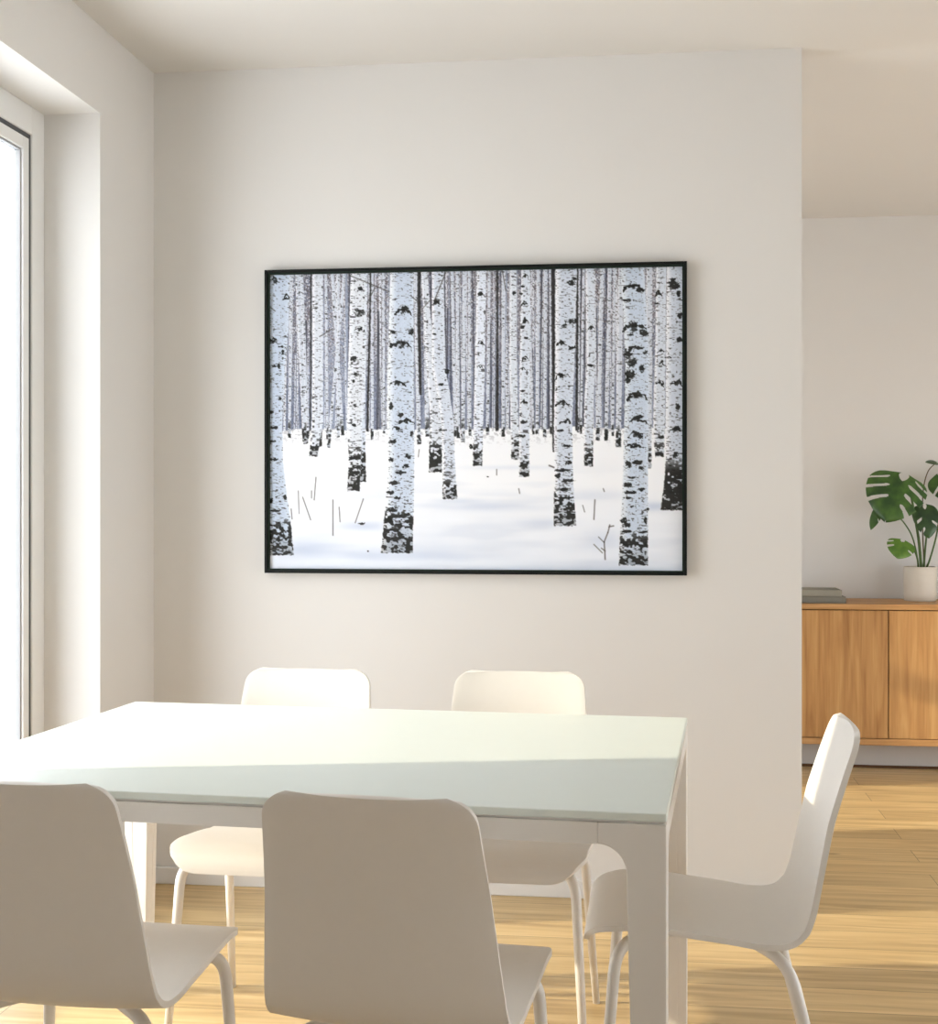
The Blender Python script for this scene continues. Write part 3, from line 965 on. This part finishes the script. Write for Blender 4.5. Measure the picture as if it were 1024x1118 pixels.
for a in ((432, 361, 8, 4), (452, 361, 6, 8), (430, 376, 5, 6), (430, 443, 5, 9), (441, 452, 7, 5), (432, 481, 10, 5), (453, 473, 5, 8), (449, 497, 7, 6), (430, 501, 7, 5), (446, 508, 8, 5), (440, 515, 12, 5),
          (433, 526, 13, 5), (430, 537, 9, 5), (437, 543, 8, 4), (432, 556, 12, 6), (428, 566, 9, 8), (448, 561, 9, 4), (686, 331, 15, 3), (699, 320, 11, 6), (704, 366, 9, 10), (688, 388, 10, 14), (692, 398, 12, 10),
          (689, 410, 11, 11), (687, 416, 7, 8), (696, 382, 16, 5), (706, 387, 6, 6), (702, 405, 6, 9), (690, 368, 8, 4), (688, 507, 9, 7), (697, 505, 14, 5), (702, 511, 8, 4), (692, 521, 15, 2.5), (687, 529, 11, 6),
          (690, 537, 16, 3.5), (701, 534, 10, 4), (687, 543, 9, 3), (693, 552, 9, 3), (708, 556, 4, 7), (684, 567, 10, 6), (687, 572, 7, 6), (706, 567, 4, 8), (686, 579, 10, 4), (703, 580, 10, 3), (736, 315, 14, 13),
          (741, 325, 5, 8), (742, 348, 6, 7), (742, 374, 8, 6), (731, 393, 10, 3), (740, 445, 6, 8), (738, 497, 6, 8), (627, 311, 12, 6), (630, 307, 6, 6), (618, 321, 6, 3), (627, 352, 17, 6), (620, 357, 7, 4), (615, 470, 10, 3),
          (621, 487, 9, 4), (624, 505, 6, 5), (618, 513, 18, 3.5), (612, 519, 6, 6), (623, 524, 14, 4), (619, 534, 9, 4), (395, 339, 11, 9), (396, 313, 7, 4), (388, 390, 9, 6), (391, 407, 6, 5), (388, 415, 5, 4), (390, 441, 6, 4),
          (389, 463, 6, 4), (297, 397, 8, 4), (293, 368, 9, 5), (304, 397, 4, 5), (294, 448, 8, 4), (305, 433, 5, 4), (299, 465, 9, 4), (297, 480, 9, 3), (299, 500, 12, 4), (295, 546, 7, 6), (311, 542, 4, 7), (299, 557, 12, 3),
          (478, 364, 5, 2.5), (486, 419, 8, 3), (492, 405, 5, 6), (482, 435, 9, 3), (486, 469, 12, 3), (574, 314, 5, 3), (573, 322, 5, 2.5), (574, 358, 5, 4), (578, 370, 6, 2.5), (574, 427, 5, 3), (576, 461, 8, 4), (573, 476, 9, 4),
          (565, 321, 4, 5), (722, 313, 7, 3), (718, 335, 5, 3), (722, 478, 8, 4)):
    blot(*a)
# twigs, saplings and dry stalks
for a in ((383, 298, 428, 317, 1.1), (403, 330, 412, 312, 1.0), (478, 327, 492, 293, 1.2), (452, 322, 460, 329, 1.0), (464, 337, 473, 327, 0.9), (552, 296, 556, 318, 1.0), (350, 365, 364, 357, 1.1), (292, 330, 300, 336, 1.0),
          (346, 520, 344, 545, 1.0), (326, 535, 327, 560, 0.8), (331, 542, 340, 567, 1.0), (365, 545, 365, 584, 1.1), (372, 553, 373, 569, 1.0), (399, 544, 390, 570, 1.0), (318, 555, 319, 566, 1.0), (341, 535, 341, 543, .9),
          (652, 545, 651, 566, 1.2), (639, 551, 641, 558, .8), (663, 609, 662, 590, 1.3), (662, 590, 666, 580, 1.2), (666, 580, 668, 572, 1.2), (667, 574, 672, 573, 1.2), (662, 591, 656, 585, .9), (660, 602, 651, 593, .9), (663, 600, 659, 597, 1.0),
          (546, 512, 546, 518, .9), (570, 533, 571, 538, 1.0), (661, 533, 662, 536, 1.0), (603, 508, 608, 510, 1.6), (460, 498, 461, 490, .8)):
    stroke(*a, c=col(70, 64, 60), a=0.8)
for a in ((397, 571, 8, 3), (518, 487, 5, 5), (536, 520, 3, 1.5), (404, 601, 3, 2)):
    blot(*a)
img = np.clip(img, 0, 255)
# printed colours: ink absorbs a little, kept linear for the shader
v = img / 255.0
ink = np.where(v <= 0.04045, v / 12.92, ((v + 0.055) / 1.055) ** 2.4) * INK_GAIN
ink = np.clip(ink, 0, 0.93)
pw, ph = fw - B - 0.001, fh - B - 0.001
xs = np.linspace(-pw, pw, GW)
zs = np.linspace(ph, -ph, GH)
co = np.zeros((GH, GW, 3), np.float32)
co[..., 0] = xs[None, :]
co[..., 1] = -0.012
co[..., 2] = zs[:, None]
idx = np.arange(GW * GH).reshape(GH, GW)
quads = np.stack([idx[:-1, :-1], idx[1:, :-1], idx[1:, 1:], idx[:-1, 1:]], -1).reshape(-1, 4)
me = bpy.data.meshes.new('canvas_print')
me.vertices.add(GW * GH)
me.vertices.foreach_set('co', co.ravel())
me.loops.add(quads.size)
me.loops.foreach_set('vertex_index', quads.ravel().astype(np.int32))
me.polygons.add(len(quads))
me.polygons.foreach_set('loop_start', np.arange(0, quads.size, 4, dtype=np.int32))
me.update(calc_edges=True)
at_ = me.color_attributes.new('ink', 'FLOAT_COLOR', 'POINT')
rgba = np.ones((GW * GH, 4), np.float32)
rgba[:, :3] = ink.reshape(-1, 3)
at_.data.foreach_set('color', rgba.ravel())
me.materials.append(M['print'])
me.validate()
po = bpy.data.objects.new('canvas_print', me)
C.objects.link(po)
po.parent = fr
